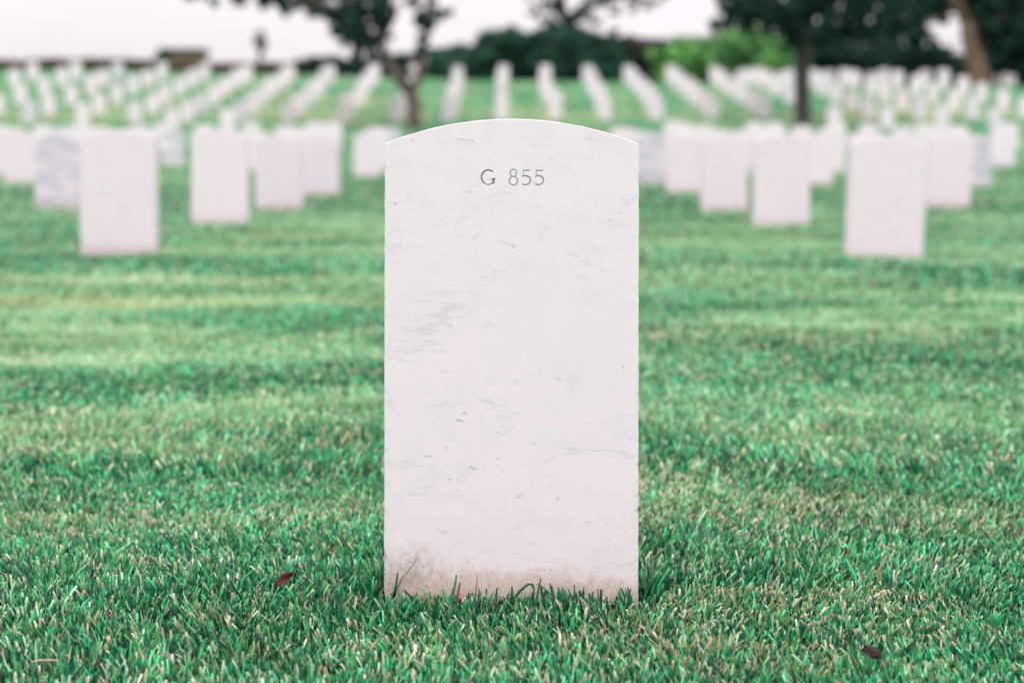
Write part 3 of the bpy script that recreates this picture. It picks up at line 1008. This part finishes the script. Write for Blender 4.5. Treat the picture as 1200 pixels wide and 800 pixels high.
# 7. shrubs along the crest
gs = 'shrubs along the crest behind the headstones'
shrub(538, 35.2, 44, 52, MID, 'mid green rounded shrub at the left end of the dark shrub line', group=gs, n=12000)
shrub(592, 35.0, 48, 30, DARKSHRUB + MID[:2], 'tall dark green shrub straight above the middle column of stones', group=gs, n=14000)
shrub(648, 34.9, 52, 25, DARKSHRUB + MID[:1], 'tallest dark green shrub below the airy grey tree', group=gs, n=14000)
shrub(698, 35.1, 44, 36, DARKSHRUB, 'dark green shrub between the tallest one and the brownish one', group=gs, n=12000)
shrub(738, 34.8, 42, 38, BROWNISH, 'brownish olive shrub left of the bright green ones', group=gs, n=12000)
shrub(772, 34.4, 34, 42, BROWNISH + DARK, 'dull olive shrub behind the left bright green shrub', group=gs, n=10000)
shrub(455, 34.8, 48, 62, DARK + MID[:1], 'low dark shrub behind the fork of the slender tree', group=gs, n=10000)
shrub(385, 34.4, 50, 66, BROWNISH + DARK, 'low olive brown shrub left of the slender forked tree', group=gs, n=9000)
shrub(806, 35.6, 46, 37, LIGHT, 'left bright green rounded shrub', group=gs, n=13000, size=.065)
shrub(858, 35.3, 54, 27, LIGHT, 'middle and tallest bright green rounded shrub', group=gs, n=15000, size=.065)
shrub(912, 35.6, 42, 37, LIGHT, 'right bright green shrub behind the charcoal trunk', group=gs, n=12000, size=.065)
for px, top, lab in ((965, 44, 'dark shrub just right of the charcoal trunk'), (1015, 52, 'dark shrub between the charcoal trunk and the tan trunk'), (1070, 50, 'dark shrub left of the tan leaning trunk'),
                     (1112, 66, 'low dark shrub touching the tan leaning trunk'), (1185, 60, 'dark shrub right of the tan leaning trunk')):
    shrub(px, 34.1, 40, top, DARK, lab, group=gs, n=12000, size=.09)

# 8. low dry hedge along the crest at left
hx0, hx1 = (-20 - VPX) / 34.6, (400 - VPX) / 34.6
hy = FPX / 34.6
n = 26000
xx = hx0 + rng.random(n) * (hx1 - hx0)
yy = hy + rng.normal(size=n) * .22
top = .36 + .09 * vnoise(xx * 1.3, xx * 0 + 2.0) + .05 * vnoise(xx * 5, xx * 0 + 9)
gz = soil_z(xx, np.full(n, hy))
P = np.stack([xx, yy, gz + rng.random(n) ** .7 * top], -1)
hb = np.array([(hx0 + hx1) / 2, hy, float(soil_z((hx0 + hx1) / 2, hy))])
V, Q, C = leaves(P - hb, .05, DRYHEDGE)
hedge = empty('hedge', tuple(hb))
link('foliage', mesh_np('foliage', V, Q, C), M_leaf, hedge)
tb = Tubes()
for i in range(60):
    xq = hx0 + (i + .5) / 60 * (hx1 - hx0)
    zq = float(soil_z(xq, hy))
    tb.add([np.array([xq, hy, zq - .1]) - hb, np.array([xq + .05, hy, zq + .3]) - hb, np.array([xq - .04, hy + .03, zq + .55]) - hb], [.018, .014, .006], 5)
tb.build('stem', M_bark, hedge)
tag(hedge, 'low dry brown hedge along the crest at left', 'hedge')

# 9. small flat-roofed hut beyond the crest, with a bush at its corner
SB = 16.7
hx, hyy, hz = ground_at(212, SB)
hut = empty('hut', (hx, hyy, hz))


def boxes(name, mat, parent, bs, bev=.0):
    v, f = [], []
    for (x0, x1, y0, y1, z0, z1) in bs:
        b = len(v)
        v += [(x0, y0, z0), (x1, y0, z0), (x1, y1, z0), (x0, y1, z0), (x0, y0, z1), (x1, y0, z1), (x1, y1, z1), (x0, y1, z1)]
        f += [tuple(b + i for i in q) for q in ((0, 3, 2, 1), (4, 5, 6, 7), (0, 1, 5, 4), (1, 2, 6, 5), (2, 3, 7, 6), (3, 0, 4, 7))]
    me = bpy.data.meshes.new(name); me.from_pydata(v, [], f); me.update()
    o = link(name, me, mat, parent)
    if bev:
        md = o.modifiers.new('edge', 'BEVEL'); md.width = bev; md.segments = 2
    return o


topz = CAM_H + (VPY - 57) / SB - hz
wallh = topz - .42
boxes('wall', plain('tan_plaster', (.20, .15, .10), (.27, .20, .14), 6), hut, [(-1.35, 1.4, 0, 2.6, -.1, wallh)])
boxes('roof', plain('dark_roofing', (.03, .04, .04), (.06, .065, .06), 8), hut, [(-1.55, 1.6, -.25, 2.85, wallh, topz)], .04)
boxes('door', plain('brown_door_paint', (.07, .05, .04), (.09, .065, .05), 8), hut, [(-.2, .65, -.04, -.003, -.05, 2.0)])
tag(hut, 'small tan hut with a dark flat roof beyond the crest at left', 'hut')
shrub(188, 17.4, 12, 58, [(.04, .17, .09), (.03, .13, .07)], 'small green shrub at the left corner of the hut', n=7000, size=.12, lob=5, depth_m=.5)


# ---------------------------------------------------------------- small things lying in the grass
def leaf_mesh(name, L, Wd, curl, n=8):
    v, f, c = [], [], []
    for i in range(n + 1):
        t = i / n
        w = Wd * math.sin(math.pi * min(1, t * .93 + .06)) ** .8
        for q, s_ in enumerate((-1, -.5, 0, .5, 1)):
            zz = curl * (abs(s_) ** 1.6) * Wd * .8 + curl * .35 * L * (t - .5) ** 2 + .002 * math.sin(7 * t + 3 * s_)
            v.append(((t - .5) * L, s_ * w / 2, zz))
    for i in range(n):
        for q in range(4):
            f.append((i * 5 + q, i * 5 + q + 1, i * 5 + q + 6, i * 5 + q + 5))
    me = bpy.data.meshes.new(name); me.from_pydata(v, [], f)
    me.polygons.foreach_set('use_smooth', [True] * len(me.polygons)); me.update()
    return me


def leaf_mat(name, a, b):
    k = Nodes(name)
    tc = k.n('ShaderNodeTexCoord').outputs['Object']
    n1 = k.noise(tc, 160, 4, .6)
    return k.finish(k.surface(k.mix(k.ramp(n1, .3, .7), a, b), .6, .3, n1, .4, .001))


def on_turf(px, py):
    s = (py - VPY) / (CAM_H - .0)
    return (px - VPX) / s, FPX / s


for (px, py, L, Wd, curl, rot, a, b_, lab) in (
        (333, 679, .030, .013, .7, (R(48), R(-28), R(24)), (.13, .030, .020), (.060, .018, .014), 'curled red brown fallen leaf in the grass left of the numbered stone'),
        (1019, 766, .022, .015, .8, (R(35), R(25), R(-10)), (.060, .035, .025), (.030, .020, .016), 'dark brown fallen leaf at lower right in the grass'),
        (989, 645, .013, .009, .7, (R(50), R(10), R(70)), (.15, .045, .03), (.08, .03, .02), 'tiny rusty brown leaf scrap right of the numbered stone')):
    x, y = on_turf(px, py)
    o = link('fallen_leaf', leaf_mesh('fallen_leaf', L, Wd, curl), leaf_mat('dead_leaf', a, b_))
    md = o.modifiers.new('thickness', 'SOLIDIFY'); md.thickness = .0005
    o.location = (x, y, -.002); o.rotation_euler = rot
    tag(o, lab, 'leaf')
x, y = on_turf(52, 776)
tb = Tubes()
tb.add([(-.015, 0, 0), (-.006, .002, .001), (.006, .001, .0015), (.016, -.002, .002)], [.0009, .0011, .0010, .0006], 6)
o = tb.build('straw_stalk', leaf_mat('straw', (.46, .33, .23), (.55, .42, .30)), None)
o.location = (x, y, .001); o.rotation_euler = (0, 0, R(4))
tag(o, 'short pale straw stalk lying on the grass at lower left', 'straw')

# ---------------------------------------------------------------- sky and light
w = bpy.data.worlds.new('World'); sc.world = w
w.use_nodes = True
t = w.node_tree; t.nodes.clear()
out = t.nodes.new('ShaderNodeOutputWorld'); bg = t.nodes.new('ShaderNodeBackground')
SUN_EL, SUN_AZ = 56.0, 186.0      # azimuth clockwise from +Y: behind the camera, a little to the left
sky = t.nodes.new('ShaderNodeTexSky'); sky.sky_type = 'NISHITA'; sky.sun_disc = False
sky.sun_elevation = R(SUN_EL); sky.sun_rotation = R(SUN_AZ)
tcw = t.nodes.new('ShaderNodeTexCoord')
sepw = t.nodes.new('ShaderNodeSeparateXYZ'); t.links.new(tcw.outputs['Generated'], sepw.inputs[0])
# overcast: brighter towards the zenith
mr = t.nodes.new('ShaderNodeMapRange'); t.links.new(sepw.outputs[2], mr.inputs[0])
mr.inputs[1].default_value = 0.03; mr.inputs[2].default_value = 1.0; mr.inputs[3].default_value = 9.9; mr.inputs[4].default_value = 24.0
nz = t.nodes.new('ShaderNodeTexNoise'); nz.inputs['Scale'].default_value = 5.0; nz.inputs['Detail'].default_value = 4
mp = t.nodes.new('ShaderNodeMapping'); mp.inputs['Scale'].default_value = (1, 1, 3.5)
t.links.new(tcw.outputs['Generated'], mp.inputs[0]); t.links.new(mp.outputs[0], nz.inputs['Vector'])
cr = t.nodes.new('ShaderNodeMapRange'); t.links.new(nz.outputs[0], cr.inputs[0])
cr.inputs[1].default_value = .35; cr.inputs[2].default_value = .65; cr.inputs[3].default_value = .965; cr.inputs[4].default_value = 1.035
mul = t.nodes.new('ShaderNodeMath'); mul.operation = 'MULTIPLY'
t.links.new(mr.outputs[0], mul.inputs[0]); t.links.new(cr.outputs[0], mul.inputs[1])
sc_ = t.nodes.new('ShaderNodeVectorMath'); sc_.operation = 'SCALE'
sc_.inputs[0].default_value = (1.0, .928, .982)
t.links.new(mul.outputs[0], sc_.inputs['Scale'])
mix = t.nodes.new('ShaderNodeMix'); mix.data_type = 'RGBA'; mix.inputs[0].default_value = .94
t.links.new(sky.outputs[0], mix.inputs[6]); t.links.new(sc_.outputs[0], mix.inputs[7])
t.links.new(mix.outputs[2], bg.inputs[0]); bg.inputs[1].default_value = 0.1
t.links.new(bg.outputs[0], out.inputs[0])

ld = bpy.data.lights.new('sun', 'SUN'); ld.energy = 1.2; ld.angle = R(20); ld.color = (1, .955, .95)
lo = bpy.data.objects.new('sun', ld); col.objects.link(lo)
el, az = R(SUN_EL), R(SUN_AZ)
from mathutils import Vector
dirv = Vector((math.sin(az) * math.cos(el), math.cos(az) * math.cos(el), math.sin(el)))
lo.rotation_euler = dirv.to_track_quat('Z', 'Y').to_euler()
lo.location = dirv * 50

# ---------------------------------------------------------------- camera
cd = bpy.data.cameras.new('camera'); cam = bpy.data.objects.new('camera', cd); col.objects.link(cam)
cam.location = (0, 0, CAM_H); cam.rotation_euler = (R(90), 0, 0)
cd.sensor_width = 36; cd.lens = 65.0
cd.shift_x = (600 - VPX) / 1200.0
cd.shift_y = -(400 - VPY) / 1200.0
cd.clip_start = .05; cd.clip_end = 4000
cd.dof.use_dof = True; cd.dof.focus_distance = D - .01; cd.dof.aperture_fstop = 65 / 18.5
sc.camera = cam
sc.view_settings.view_transform = 'Standard'; sc.view_settings.look = 'None'
sc.view_settings.exposure = 0; sc.view_settings.gamma = 1
sc.cycles.use_denoising = True
sc.render.film_transparent = False
